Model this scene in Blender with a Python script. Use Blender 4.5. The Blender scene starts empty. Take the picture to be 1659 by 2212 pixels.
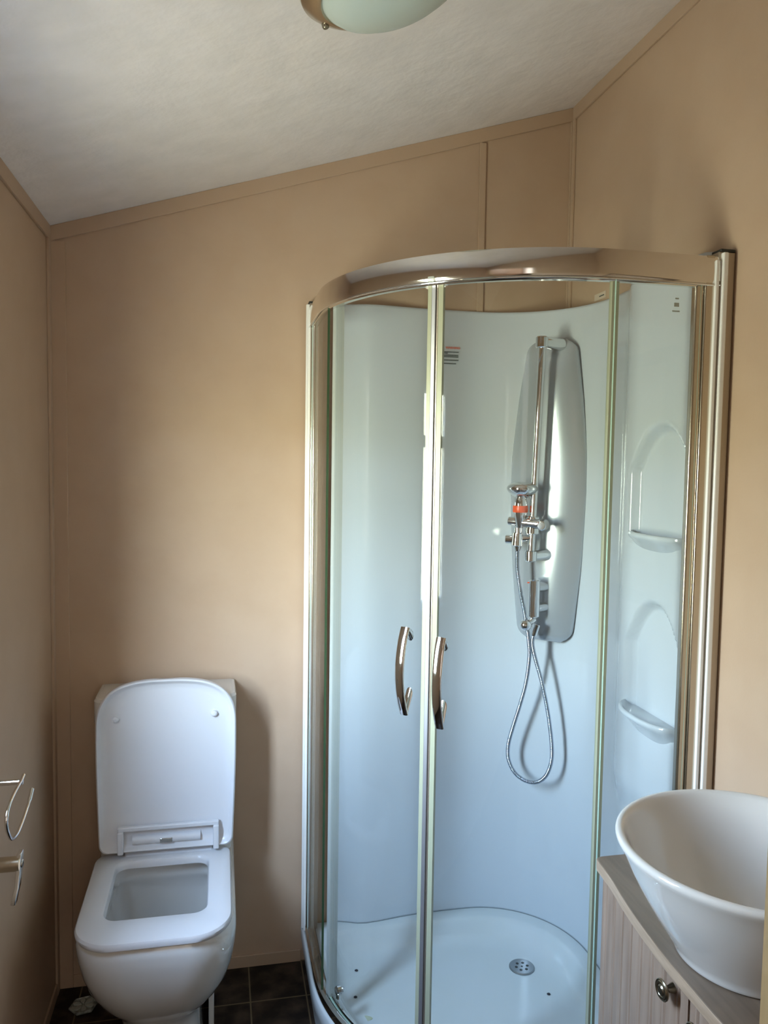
import bpy, bmesh, math, random
from mathutils import Vector, Matrix
random.seed(7)
PI = math.pi
# ------------------------------------------------------------------ measures of the room
D = 2.2476            # inner face of the back wall (y)
XL, XR = -.4488, 1.0389   # inner faces of the left and right walls (x)
ZL, ZR = 2.1086, 2.5689   # ceiling height at the left and right walls
YF = .30              # inner face of the front wall (the doorway the photo is taken through)
SL = (ZR - ZL) / (XR - XL)
def zc(x): return ZL + (x - XL) * SL
# ------------------------------------------------------------------ camera
scene = bpy.context.scene
yaw, pitch, roll, FPX = math.radians(11.8716), math.radians(3.7099), math.radians(.8489), 1680.06
fw = Vector((math.sin(yaw) * math.cos(pitch), math.cos(yaw) * math.cos(pitch), -math.sin(pitch)))
r0 = Vector((math.cos(yaw), -math.sin(yaw), 0)); u0 = r0.cross(fw)
rv = r0 * math.cos(roll) + u0 * math.sin(roll); uv_ = u0 * math.cos(roll) - r0 * math.sin(roll)
cd = bpy.data.cameras.new('camera'); cam = bpy.data.objects.new('camera', cd); scene.collection.objects.link(cam)
cd.sensor_fit = 'VERTICAL'; cd.sensor_height = 36; cd.sensor_width = 27; cd.lens = FPX / 2212 * 36
cd.clip_start = .02
cam.matrix_world = Matrix(((rv.x, uv_.x, -fw.x, 0), (rv.y, uv_.y, -fw.y, 0), (rv.z, uv_.z, -fw.z, 1.5), (0, 0, 0, 1)))
scene.camera = cam
# ------------------------------------------------------------------ daylight outside, exposure
w = bpy.data.worlds.new('daylight'); scene.world = w; w.use_nodes = True
nt = w.node_tree; nt.nodes.clear()
o_ = nt.nodes.new('ShaderNodeOutputWorld'); b_ = nt.nodes.new('ShaderNodeBackground')
tc = nt.nodes.new('ShaderNodeTexCoord'); sx = nt.nodes.new('ShaderNodeSeparateXYZ'); mr = nt.nodes.new('ShaderNodeMapRange')
cr = nt.nodes.new('ShaderNodeValToRGB')
mr.inputs[1].default_value = -1; mr.inputs[2].default_value = 1
nt.links.new(tc.outputs['Generated'], sx.inputs[0]); nt.links.new(sx.outputs[2], mr.inputs[0]); nt.links.new(mr.outputs[0], cr.inputs[0])
els = cr.color_ramp.elements
els[0].position = 0; els[0].color = (.26, .26, .20, 1)
els[1].position = 1; els[1].color = (.42, .64, 1.0, 1)
for p, c in ((.47, (.35, .36, .285, 1)), (.535, (.44, .47, .34, 1)), (.57, (.80, .92, .98, 1)), (.75, (.52, .72, 1.0, 1))):
    e = els.new(p); e.color = c
nt.links.new(cr.outputs[0], b_.inputs[0])
my_ = nt.nodes.new('ShaderNodeMapRange'); my_.inputs[1].default_value = -1.0; my_.inputs[2].default_value = .15; my_.inputs[3].default_value = 66.0; my_.inputs[4].default_value = 19.0   # daylight shaped by direction: stronger from -y, dimmed towards right wall and basin
nt.links.new(sx.outputs[1], my_.inputs[0]); nt.links.new(my_.outputs[0], b_.inputs[1])
nt.links.new(b_.outputs[0], o_.inputs[0])
WY0, WY1, WZ0, WZ1 = 1.045, 1.37, 1.0, 1.76      # window opening in the left wall
def area(name, loc, rot, sx, sy, power, color, portal=False):
    l = bpy.data.lights.new(name, 'AREA'); l.shape = 'RECTANGLE'; l.size = sx; l.size_y = sy; l.energy = power; l.color = color
    if portal: l.cycles.is_portal = True
    o = bpy.data.objects.new(name, l); scene.collection.objects.link(o); o.location = loc; o.rotation_euler = rot
    return o
area('window_daylight', (XL - .065, (WY0 + WY1) / 2, (WZ0 + WZ1) / 2), (0, -PI / 2, 0), WZ1 - WZ0, WY1 - WY0, 1, (1, 1, 1), True)
area('hall_fill', (.2, -1.12, 1.45), (PI / 2, 0, 0), 1.1, 1.3, 2.2, (1, .96, .90))  # added fill lamp behind the camera, stands in for light from the hall
vs = scene.view_settings
scene.display_settings.display_device = 'sRGB'
vs.view_transform = 'Standard'; vs.look = 'None'; vs.gamma = 1; vs.use_curve_mapping = False
vs.exposure = 1.56
# ------------------------------------------------------------------ materials
def mat(name, col, rough=.5, metal=0, spec=.5, coat=0, **k):
    m = bpy.data.materials.new(name); m.use_nodes = True; b = m.node_tree.nodes['Principled BSDF']
    b.inputs['Base Color'].default_value = (*col, 1); b.inputs['Roughness'].default_value = rough
    b.inputs['Metallic'].default_value = metal; b.inputs['Specular IOR Level'].default_value = spec
    b.inputs['Coat Weight'].default_value = coat; b.inputs['Coat Roughness'].default_value = .05
    for n, v in k.items(): b.inputs[n.replace('_', ' ')].default_value = v
    return m
def noisy(m, col2, scale=5, stretch=(1, 1, 1), amount=1, bump=0, bscale=None, bstretch=None, detail=4, lo=.35, hi=.65, bdist=.001):
    nt = m.node_tree; b = nt.nodes['Principled BSDF']; L = nt.links.new
    tc = nt.nodes.new('ShaderNodeTexCoord'); mp = nt.nodes.new('ShaderNodeMapping'); mp.inputs['Scale'].default_value = stretch
    ns = nt.nodes.new('ShaderNodeTexNoise'); ns.inputs['Scale'].default_value = scale; ns.inputs['Detail'].default_value = detail
    rp = nt.nodes.new('ShaderNodeMapRange'); rp.inputs[1].default_value = lo; rp.inputs[2].default_value = hi; rp.inputs[4].default_value = amount
    mx = nt.nodes.new('ShaderNodeMix'); mx.data_type = 'RGBA'
    mx.inputs[6].default_value = b.inputs['Base Color'].default_value; mx.inputs[7].default_value = (*col2, 1)
    L(tc.outputs['Object'], mp.inputs[0]); L(mp.outputs[0], ns.inputs[0]); L(ns.outputs[0], rp.inputs[0]); L(rp.outputs[0], mx.inputs[0])
    L(mx.outputs[2], b.inputs['Base Color'])
    if bump:
        m2 = nt.nodes.new('ShaderNodeMapping'); m2.inputs['Scale'].default_value = bstretch or (1, 1, 1)
        n2 = nt.nodes.new('ShaderNodeTexNoise'); n2.inputs['Scale'].default_value = bscale or scale; n2.inputs['Detail'].default_value = 3
        bp = nt.nodes.new('ShaderNodeBump'); bp.inputs['Strength'].default_value = bump; bp.inputs['Distance'].default_value = bdist
        L(tc.outputs['Object'], m2.inputs[0]); L(m2.outputs[0], n2.inputs[0]); L(n2.outputs[0], bp.inputs['Height']); L(bp.outputs[0], b.inputs['Normal'])
    return m
M = {}
M['wall'] = noisy(mat('linen_wallpaper', (.52, .378, .268), .62, spec=.35), (.50, .358, .25), 9, bump=.35, bscale=420, bstretch=(1, 1, .35), bdist=.0004)
M['trim'] = mat('wall_trim', (.50, .36, .252), .5, spec=.35)
M['jamb'] = noisy(mat('door_lining', (.50, .40, .25), .5), (.44, .35, .21), 30, (6, 6, .6))
M['ceiling'] = noisy(mat('textured_ceiling', (.84, .79, .77), .9, spec=.1), (.78, .735, .715), 12, bump=.45, bscale=26, bdist=.006, detail=6)
M['white'] = mat('white_ceramic', (.70, .69, .67), .07, spec=.55, coat=.5)
M['plastic'] = mat('white_plastic', (.68, .68, .70), .28, spec=.5)
M['acrylic'] = mat('white_acrylic', (.56, .60, .64), .10, spec=.5, coat=.4)
M['tray'] = noisy(mat('tray_acrylic', (.60, .635, .65), .16, spec=.5), (.58, .62, .62), 7)
M['chrome'] = mat('chrome', (.78, .79, .80), .07, 1)
M['rail'] = mat('polished_aluminium', (.74, .72, .68), .10, 1)
M['stile'] = mat('brushed_stile', (.55, .50, .42), .24, 1)
M['edge'] = mat('door_edge_aluminium', (.42, .42, .44), .45, .8)
M['drain'] = mat('dull_drain_metal', (.34, .36, .37), .35, .9)
M['satin'] = mat('satin_aluminium', (.42, .36, .29), .38, .8)
M['enamel'] = mat('white_enamel_strip', (.86, .85, .82), .25)
M['silver'] = mat('silver_lacquer', (.43, .46, .50), .20, .35, coat=.7)
M['seal'] = mat('yellowed_seal', (.42, .43, .30), .35, Alpha=.85)
M['clearseal'] = mat('milky_seal', (.46, .49, .46), .35, Alpha=.8)
M['dark'] = mat('dark_rubber', (.02, .022, .02), .5)
M['red'] = mat('red_orange_ring', (.75, .10, .03), .35)
M['ink'] = mat('dark_print', (.06, .08, .08), .6)
M['redink'] = mat('red_print', (.80, .22, .14), .6)
M['greyink'] = mat('grey_print', (.35, .38, .34), .6)
M['label'] = mat('pale_label', (.62, .52, .42), .5)
M['frost'] = mat('frosted_lamp_glass', (.55, .64, .60), .25, spec=.5)
M['nickel'] = mat('brushed_nickel', (.55, .48, .38), .25, 1)
M['bronze'] = mat('antique_pewter', (.30, .27, .20), .28, 1)
M['brown'] = noisy(mat('brown_frame_wood', (.13, .075, .045), .4), (.09, .05, .03), 20, (1, 1, 8))
M['mirror'] = mat('mirror_silver', (.9, .9, .9), .02, 1)
M['upvc'] = mat('white_window_frame', (.8, .8, .8), .3)
M['oakV'] = noisy(mat('grey_oak_upright', (.36, .26, .195), .42), (.24, .165, .12), 11, (5, 5, .45), lo=.3, hi=.7, detail=6, bump=.15, bscale=60, bstretch=(4, 4, .3), bdist=.0006)
M['oakH'] = noisy(mat('grey_oak_top', (.22, .165, .12), .38), (.145, .105, .075), 9, (6, .6, 6), lo=.3, hi=.7, detail=6)
M['oakE'] = noisy(mat('oak_edge_band', (.46, .345, .25), .4), (.36, .26, .18), 14, (1, 1, 8))
M['dirt'] = mat('dark_speck', (.02, .02, .03), .7)
M['hexwhite'] = noisy(mat('pale_frosted_dish', (.40, .43, .39), .3), (.16, .17, .15), 60, lo=.42, hi=.6)
M['smear'] = mat('yellow_residue', (.70, .72, .48), .3, Alpha=.55)
def glass_mat(name, tint, f=.03):
    m = bpy.data.materials.new(name); m.use_nodes = True; nt = m.node_tree; nt.nodes.clear(); L = nt.links.new
    o = nt.nodes.new('ShaderNodeOutputMaterial'); t = nt.nodes.new('ShaderNodeBsdfTransparent'); g = nt.nodes.new('ShaderNodeBsdfGlossy')
    lw = nt.nodes.new('ShaderNodeLayerWeight'); lw.inputs[0].default_value = .5; mx = nt.nodes.new('ShaderNodeMixShader')
    pw = nt.nodes.new('ShaderNodeMath'); pw.operation = 'POWER'; pw.inputs[1].default_value = 5
    fr = nt.nodes.new('ShaderNodeMath'); fr.operation = 'MULTIPLY_ADD'; fr.inputs[1].default_value = .7; fr.inputs[2].default_value = f
    L(lw.outputs['Facing'], pw.inputs[0]); L(pw.outputs[0], fr.inputs[0])
    t.inputs[0].default_value = (*tint, 1); g.inputs['Roughness'].default_value = .01
    L(fr.outputs[0], mx.inputs[0]); L(t.outputs[0], mx.inputs[1]); L(g.outputs[0], mx.inputs[2]); L(mx.outputs[0], o.inputs[0])
    return m
M['glass'] = glass_mat('clear_green_glass', (.975, .988, .981), .022)
M['windowglass'] = glass_mat('window_glass', (.96, .97, .97), .03)
M['glassedge'] = mat('green_glass_edge', (.42, .62, .52), .12, spec=.6, Alpha=.75)
M['darkedge'] = mat('deep_green_glass_edge', (.035, .065, .03), .2)
# dark slate vinyl tiles with pale grout
m = mat('slate_vinyl_tile', (.018, .013, .009), .42, spec=.22); M['floor'] = m
nt = m.node_tree; b = nt.nodes['Principled BSDF']; L = nt.links.new
tc = nt.nodes.new('ShaderNodeTexCoord'); mp = nt.nodes.new('ShaderNodeMapping'); mp.inputs['Location'].default_value = (-.082, -2.09, 0)
br = nt.nodes.new('ShaderNodeTexBrick'); br.offset = 0; br.inputs['Scale'].default_value = 1; br.inputs['Mortar Size'].default_value = .0022
br.inputs['Mortar Smooth'].default_value = .1; br.inputs['Brick Width'].default_value = .155; br.inputs['Row Height'].default_value = .155
ns = nt.nodes.new('ShaderNodeTexNoise'); ns.inputs['Scale'].default_value = 16; ns.inputs['Detail'].default_value = 7
cr = nt.nodes.new('ShaderNodeValToRGB'); cr.color_ramp.elements[0].position = .40; cr.color_ramp.elements[0].color = (.010, .007, .005, 1)
cr.color_ramp.elements[1].position = .72; cr.color_ramp.elements[1].color = (.075, .05, .036, 1)
br.inputs['Mortar'].default_value = (.15, .115, .07, 1)
L(tc.outputs['Object'], mp.inputs[0]); L(mp.outputs[0], br.inputs[0]); L(tc.outputs['Object'], ns.inputs[0]); L(ns.outputs[0], cr.inputs[0])
L(cr.outputs[0], br.inputs['Color1']); L(cr.outputs[0], br.inputs['Color2']); L(br.outputs[0], b.inputs['Base Color'])
# ------------------------------------------------------------------ helpers
col = scene.collection
def link(name, bm, m, parent=None, smooth=True, angle=35, bevel=0, bseg=3, sub=0, label=None):
    bmesh.ops.recalc_face_normals(bm, faces=bm.faces)
    me = bpy.data.meshes.new(name); bm.to_mesh(me); bm.free()
    for x in (m if isinstance(m, (list, tuple)) else [m]): me.materials.append(x)
    if smooth:
        me.shade_smooth()
        me.set_sharp_from_angle(angle=math.radians(angle))
    o = bpy.data.objects.new(name, me); col.objects.link(o)
    if parent: o.parent = parent; o.matrix_parent_inverse = Matrix.Translation(parent.location).inverted() if parent.type == 'EMPTY' else Matrix()
    if parent and parent.type != 'EMPTY': o.matrix_parent_inverse = parent.matrix_parent_inverse.copy() if False else Matrix()
    if bevel:
        md = o.modifiers.new('bevel', 'BEVEL'); md.width = bevel; md.segments = bseg; md.limit_method = 'ANGLE'; md.angle_limit = math.radians(40)
    if sub:
        md = o.modifiers.new('sub', 'SUBSURF'); md.levels = sub; md.render_levels = sub
    if label: o['label'] = label
    return o
def fixpar(o):      # a child of a mesh part keeps world coordinates
    p = o.parent
    inv = Matrix()
    if p.type == 'EMPTY': inv = Matrix.Translation(p.location).inverted()
    else: inv = Matrix()          # part meshes carry world coordinates themselves; their own basis is handled below
    o.matrix_parent_inverse = inv
    return o
def thing(name, label, cat, loc, group=None):
    o = bpy.data.objects.new(name, None); col.objects.link(o); o.location = loc; o.empty_display_size = .05
    o['label'] = label; o['category'] = cat
    if group: o['group'] = group
    return o
def tag(o, label, cat, group=None):
    o['label'] = label; o['category'] = cat
    if group: o['group'] = group
    return o
def struct(name, bm, m, **k):
    o = link(name, bm, m, **k); o['kind'] = 'structure'; return o
def box(bm, x0, x1, y0, y1, z0, z1, rot=None, mi=0):
    vs = [bm.verts.new((x, y, z)) for x in (x0, x1) for y in (y0, y1) for z in (z0, z1)]
    if rot: bmesh.ops.transform(bm, matrix=rot, verts=vs)
    for f in ((0, 1, 3, 2), (4, 6, 7, 5), (0, 4, 5, 1), (2, 3, 7, 6), (0, 2, 6, 4), (1, 5, 7, 3)):
        bm.faces.new([vs[i] for i in f]).material_index = mi
    return bm
def B(*a, **k): return box(bmesh.new(), *a, **k)
def loft(bm, rings, cap=True, closed=True, mi=0):
    V = [[bm.verts.new(p) for p in r] for r in rings]
    n = len(V[0])
    for a, b in zip(V, V[1:]):
        for i in range(n if closed else n - 1):
            bm.faces.new((a[i], a[(i + 1) % n], b[(i + 1) % n], b[i])).material_index = mi
    if cap:
        bm.faces.new(V[0]); bm.faces.new(V[-1])
    return bm
def lathe(bm, prof, c, axis=(0, 0, 1), n=48):
    """prof: (radius, height) along axis from point c"""
    ax = Vector(axis).normalized(); t = Vector((1, 0, 0)) if abs(ax.x) < .9 else Vector((0, 1, 0))
    u = ax.cross(t).normalized(); v = ax.cross(u); c = Vector(c)
    rings = [[c + ax * h + (u * math.cos(2 * PI * i / n) + v * math.sin(2 * PI * i / n)) * max(r, 1e-5) for i in range(n)] for r, h in prof]
    return loft(bm, rings)
def cyl(bm, a, b, r, r2=None, n=32, ch=.0):
    a = Vector(a); b = Vector(b); Ln = (b - a).length; r2 = r if r2 is None else r2
    pr = [(r - ch, 0), (r, ch), (r2, Ln - ch), (r2 - ch, Ln)] if ch else [(r, 0), (r2, Ln)]
    return lathe(bm, pr, a, b - a, n)
def catmull(pts, k=8, closed=False):
    P = [Vector(p) for p in pts]; out = []; n = len(P)
    rng = range(n if closed else n - 1)
    for i in rng:
        g = lambda j: P[j % n] if closed else P[max(0, min(n - 1, j))]
        a, b, c, d = g(i - 1), g(i), g(i + 1), g(i + 2)
        for s in range(k):
            t = s / k
            out.append(.5 * ((2 * b) + (c - a) * t + (2 * a - 5 * b + 4 * c - d) * t * t + (3 * b - a - 3 * c + d) * t ** 3))
    if not closed: out.append(P[-1])
    return out
def frames(path):
    T = []
    for i in range(len(path)):
        T.append((path[min(i + 1, len(path) - 1)] - path[max(i - 1, 0)]).normalized())
    n = T[0].orthogonal().normalized(); N = [n]
    for i in range(1, len(path)):
        n = N[-1] - T[i] * N[-1].dot(T[i]); N.append(n.normalized())
    return T, N
def tube(bm, path, r, n=12):
    path = [Vector(p) for p in path]; T, N = frames(path); rings = []
    for i, (p, t, nn) in enumerate(zip(path, T, N)):
        bb = t.cross(nn); rr = r(i) if callable(r) else r
        rings.append([p + (nn * math.cos(2 * PI * j / n) + bb * math.sin(2 * PI * j / n)) * rr for j in range(n)])
    return loft(bm, rings)
def sweep_plan(bm, path, prof, cap=True, mi=0):
    """path: plan points (x, y); prof: (offset to the outside, z) loop, swept along the path"""
    P = [Vector((p[0], p[1])) for p in path]; rings = []
    for i, p in enumerate(P):
        a = (p - P[i - 1]).normalized() if i else None
        b = (P[i + 1] - p).normalized() if i < len(P) - 1 else None
        t = ((a or b) + (b or a)); t.normalize()
        nrm = Vector((t.y, -t.x)); k = 1 / max(.5, nrm.dot(Vector(((b or a).y, -(b or a).x))))
        rings.append([(p.x + nrm.x * o * k, p.y + nrm.y * o * k, z) for o, z in prof])
    return loft(bm, rings, cap)
def rrect(hw, y0, y1, rf, rb, cx=0, n=10, sq=2.0):
    """rounded rectangle in plan, corners rf at the front (y0) and rb at the back (y1)"""
    pts = []
    for (x, y, r, a0) in ((cx + hw - rf, y0 + rf, rf, -90), (cx + hw - rb, y1 - rb, rb, 0), (cx - hw + rb, y1 - rb, rb, 90), (cx - hw + rf, y0 + rf, rf, 180)):
        for i in range(n):
            a = math.radians(a0 + 90 * i / (n - 1)); pts.append((x + r * math.cos(a), y + r * math.sin(a)))
    return pts
def prism_z(bm, pts, z0, z1):
    return loft(bm, [[(x, y, z0) for x, y in pts], [(x, y, z1) for x, y in pts]])
def prism_y(bm, pts, y0, y1):
    return loft(bm, [[(x, y0, z) for x, z in pts], [(x, y1, z) for x, z in pts]])
# ================================================================== THE ROOM
T = .055
struct('floor', B(XL - T, XR + .25, -1.3, D + .1, -.05, 0), M['floor'], smooth=False)
struct('wall_back', prism_y(bmesh.new(), [(XL - T, 0), (XR + T, 0), (XR + T, zc(XR + T)), (XL - T, zc(XL - T))], D, D + T), M['wall'], smooth=False)
bm = bmesh.new()
for a in ((.14, WY0, 0, zc(XL)), (WY1, D, 0, zc(XL)), (WY0, WY1, 0, WZ0), (WY0, WY1, WZ1, zc(XL))): box(bm, XL - T, XL, a[0], a[1], a[2], a[3])
struct('wall_left', bm, M['wall'], smooth=False)
struct('wall_right', B(XR, XR + T, .14, D, 0, ZR), M['wall'], smooth=False)
# front wall with the doorway the camera looks through
JX0, JX1, DH = -.42, .244, 1.98
bm = bmesh.new()
box(bm, JX1 + .022, XR, YF - .08, YF, 0, zc(JX1)); box(bm, XL, JX0 - .022, YF - .08, YF, 0, zc(XL))
prism_y(bm, [(XL, DH + .022), (JX1 + .022, DH + .022), (JX1 + .022, zc(JX1 + .022)), (XL, zc(XL))], YF - .08, YF)
prism_y(bm, [(JX1 + .022, zc(JX1)), (XR, zc(JX1)), (XR, zc(XR))], YF - .08, YF)
struct('wall_front', bm, M['wall'], smooth=False)
struct('ceiling', prism_y(bmesh.new(), [(XL - T, zc(XL - T)), (XR + T, zc(XR + T)), (XR + T, zc(XR + T) + .05), (XL - T, zc(XL - T) + .05)], YF - .08, D + T), M['ceiling'], smooth=False)
# hallway shell behind the camera
struct('wall_hall', B(XL - T, 1.27, -1.3, -1.2, 0, 2.35), M['wall'], smooth=False)
bm = B(XL - T, XL, -1.2, .14, 0, 2.35)
struct('wall_hall_left', bm, M['wall'], smooth=False)
struct('wall_hall_right', B(1.2, 1.27, -1.2, YF - .08, 0, 2.35), M['wall'], smooth=False)
struct('ceiling_hall', B(XL - T, 1.27, -1.3, YF - .08, 2.35, 2.40), M['ceiling'], smooth=False)
# trims
k = 0
def trim(bm, m='trim', **kw):
    global k; k += 1
    return struct('trim_%d' % k, bm, M[m], bevel=.0015, bseg=2, **kw)
bw = .040
trim(prism_y(bmesh.new(), [(XL, zc(XL) - bw), (XR, zc(XR) - bw), (XR, zc(XR)), (XL, zc(XL))], D - .007, D))      # cover strip under the ceiling, back wall
trim(B(XL, XL + .007, YF, D - .007, ZL - .036, ZL + .001))                                                   # left wall
trim(B(XR - .007, XR, YF, D - .007, ZR - .040, ZR - .001))                                                   # right wall
trim(B(XL, XL + .042, D - .006, D, 0, zc(XL) - bw + .004))                                                # corner strip, left, on the back wall
trim(B(XL, XL + .007, D - .034, D - .006, 0, ZL - .036))
trim(B(XR - .007, XR, D - .022, D - .006, 0, ZR - .04))
trim(B(XR - .010, XR, D - .006, D, 0, ZR - bw))
trim(B(.744, .764, D - .006, D, 0, zc(.745) - bw + .001))                                                  # batten over the shower
struct('baseboard_back', B(XL + .042, .236, D - .006, D, 0, .036), M['trim'], bevel=.0015)
struct('baseboard_left', B(XL, XL + .006, YF, D - .034, 0, .036), M['trim'], bevel=.0015)
struct('baseboard_right', B(XR - .006, XR, YF, .52, 0, .036), M['trim'], bevel=.0015)
bm = B(JX1, JX1 + .022, YF - .09, YF + .0, 0, DH + .022); box(bm, JX0 - .022, JX0, YF - .09, YF, 0, DH + .022); box(bm, JX0, JX1, YF - .09, YF, DH, DH + .022)
struct('trim_door_lining', bm, M['jamb'], smooth=False)
# window in the left wall, beside the basin (lets the daylight in)
wn = bpy.data.objects.new('window_1', None); col.objects.link(wn); wn.location = (XL, (WY0 + WY1) / 2, WZ0); wn['kind'] = 'structure'
bm = bmesh.new(); fx0, fx1 = XL - .053, XL - .020; fwid = .028
box(bm, fx0, fx1, WY0, WY1, WZ0, WZ0 + fwid); box(bm, fx0, fx1, WY0, WY1, WZ1 - fwid, WZ1)
box(bm, fx0, fx1, WY0, WY0 + fwid, WZ0 + fwid, WZ1 - fwid); box(bm, fx0, fx1, WY1 - fwid, WY1, WZ0 + fwid, WZ1 - fwid)
box(bm, fx0, fx1, WY0 + fwid, WY1 - fwid, 1.55, 1.59)
link('window_frame', bm, M['upvc'], wn, bevel=.002)
link('pane', B(XL - .040, XL - .036, WY0 + fwid, WY1 - fwid, WZ0 + fwid, WZ1 - fwid), M['windowglass'], wn, smooth=False)
link('window_sill', B(XL - .020, XL + .012, WY0, WY1, WZ0 - .001, WZ0 + .008), M['upvc'], wn, bevel=.003)
# ================================================================== CEILING LAMP
def ceil_pt(x, y, d=0):
    n = Vector((SL, 0, -1)).normalized(); return Vector((x, y, zc(x))) + n * d
axc = Vector((SL, 0, -1)).normalized()
lc = Vector((.280, 1.347, zc(.28)))
la = thing('ceiling_lamp', 'round flush ceiling lamp with frosted dome and polished metal rim', 'lamp', lc)
link('rim', lathe(bmesh.new(), [(.120, .001), (.158, .001), (.1615, .004), (.1605, .010), (.150, .020), (.138, .027), (.131, .029), (.128, .026), (.120, .020)], lc, axc, 96), M['nickel'], la)
link('diffuser', lathe(bmesh.new(), [(.131, .018), (.129, .024), (.124, .034), (.112, .046), (.09, .057), (.06, .064), (.03, .068), (0, .069)], lc, axc, 80), M['frost'], la)
sp = ceil_pt(.174, 1.444, 0); sd = (sp - lc); sp = lc + sd.normalized() * .145
for a in (0, 2.0944, 4.1888):
    q = Matrix.Rotation(a, 3, axc) @ (sp - lc)
    link('screw', lathe(bmesh.new(), [(.0065, .018), (.0065, .026), (.005, .0285), (.0, .029)], lc + q, axc, 20), M['bronze'], la, label='small dark screw')
# ================================================================== TOILET
tx = -.142
to = thing('toilet', 'white close-coupled toilet with its lid raised, between left wall and shower', 'toilet', (tx, 1.98, 0))
def ring(hw, yf, yb, rf, rb, z, cx=tx): return [(x, y, z) for x, y in rrect(hw, yf, yb, rf, rb, cx, 12)]
bm = bmesh.new()
rings = [ring(.098, 1.835, 2.235, .075, .02, 0), ring(.096, 1.835, 2.235, .075, .02, .02), ring(.092, 1.838, 2.235, .075, .02, .10), ring(.093, 1.832, 2.235, .076, .02, .145),
    ring(.100, 1.815, 2.235, .085, .02, .172), ring(.120, 1.785, 2.235, .10, .02, .200), ring(.142, 1.757, 2.235, .115, .025, .232), ring(.160, 1.732, 2.235, .12, .03, .275),
    ring(.172, 1.712, 2.235, .12, .03, .325), ring(.178, 1.700, 2.235, .115, .03, .375), ring(.179, 1.697, 2.235, .11, .03, .408), ring(.177, 1.699, 2.235, .11, .03, .424), ring(.172, 1.704, 2.232, .105, .03, .431),
    ring(.145, 1.755, 2.100, .06, .05, .431), ring(.130, 1.772, 2.085, .05, .045, .426), ring(.126, 1.776, 2.080, .05, .045, .40), ring(.126, 1.776, 2.080, .05, .045, .385), ring(.136, 1.766, 2.088, .055, .05, .376), ring(.134, 1.775, 2.090, .06, .05, .34), ring(.122, 1.79, 2.09, .07, .06, .28), ring(.090, 1.85, 2.08, .06, .06, .21), ring(.05, 1.91, 2.05, .05, .05, .16)]
loft(bm, rings); link('pan', bm, M['white'], to, angle=50)
link('cistern', loft(bmesh.new(), [ring(.172, 2.105, 2.243, .03, .004, .432), ring(.176, 2.098, 2.243, .03, .004, .55), ring(.180, 2.096, 2.243, .03, .004, .80)]), M['white'], to, angle=50)
link('cistern_lid', loft(bmesh.new(), [ring(.182, 2.092, 2.245, .03, .004, .802), ring(.184, 2.091, 2.2455, .032, .004, .806), ring(.184, 2.091, 2.2455, .032, .004, .862), ring(.180, 2.096, 2.243, .03, .004, .869), ring(.174, 2.102, 2.24, .03, .004, .871)]), M['white'], to, angle=30)
link('flush_button', lathe(bmesh.new(), [(.022, .871), (.022, .875), (.019, .877), (0, .877)], (tx, 2.17, 0)), M['chrome'], to, label='chrome button')
# seat
bm = bmesh.new()
def sr(hw, yf, yb, rf, rb, z): return ring(hw, yf, yb, rf, rb, z, -.146)
loft(bm, [sr(.168, 1.696, 2.098, .085, .04, .434), sr(.172, 1.690, 2.102, .09, .045, .439), sr(.173, 1.689, 2.103, .09, .045, .448), sr(.170, 1.692, 2.100, .088, .043, .4535), sr(.162, 1.700, 2.092, .08, .04, .456),
    sr(.122, 1.777, 2.052, .038, .034, .456), sr(.117, 1.782, 2.047, .034, .03, .4535), sr(.114, 1.785, 2.044, .032, .03, .446), sr(.114, 1.785, 2.044, .032, .03, .436)], cap=False)
n = 48
bm.verts.ensure_lookup_table(); N = len(bm.verts) // 9
for i in range(N): bm.faces.new((bm.verts[i], bm.verts[(i + 1) % N], bm.verts[8 * N + (i + 1) % N], bm.verts[8 * N + i]))
seat = link('seat', bm, M['plastic'], to, angle=40)
link('seat_tongue', loft(bmesh.new(), [[(-.246, y, .436), (-.022, y, .436), (-.022, y, z), (-.246, y, z)] for y, z in ((2.06, .4535), (2.075, .458), (2.088, .472), (2.092, .500))]), M['plastic'], to, bevel=.002)
# hinge cover and badge
link('hinge_cover', loft(bmesh.new(), [[(x, 2.075 + .014 * math.cos(a), .498 + .013 * math.sin(a)) for a in [2 * PI * i / 24 for i in range(24)]] for x in (-.226, -.224, -.054, -.052)]), M['plastic'], to)
hb = link('badge', B(-.156, -.124, 2.0585, 2.063, .491, .503), M['chrome'], to, bevel=.001, label='small blank chrome badge')
# lid, raised and leaning on the cistern; local coordinates: u across, v up along the lid
lw = .179; LH = .452; cxl = -.138
def lidpt(u, v, w):   # w towards the room
    th = math.radians(2.0); return (cxl + u, 2.078 + v * math.sin(th) - w * math.cos(th), .470 + v * math.cos(th) + w * math.sin(th))
def lidring(ins, w):
    pts = []
    hw = lw - ins
    for i in range(14): a = math.radians(-90 + 90 * i / 13); r = .022; pts.append((hw * .955 - r + r * math.cos(a), ins + r + r * math.sin(a)))
    # right side flaring slightly, then the bowed top
    for i in range(1, 10): t = i / 10; pts.append((hw * (.955 + .045 * math.sin(t * PI / 2)), ins + .022 + t * .29))
    for i in range(41):
        a = PI / 2 * i / 40; e = 2 / 2.9
        pts.append((hw * abs(math.cos(a)) ** e, .318 + (LH - ins - .318) * abs(math.sin(a)) ** (e)))
    left = [(-x, y) for x, y in pts[::-1]]
    out = pts[:-1] + left
    return [lidpt(u, v, w) for u, v in out]
bm = bmesh.new()
loft(bm, [lidring(.004, -.004), lidring(.0, .0), lidring(0, .014), lidring(.001, .018), lidring(.004, .020), lidring(.007, .018), lidring(.010, .012), lidring(.016, .007), lidring(.03, .005)])
lid = link('lid', bm, M['plastic'], to, angle=45)
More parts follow.
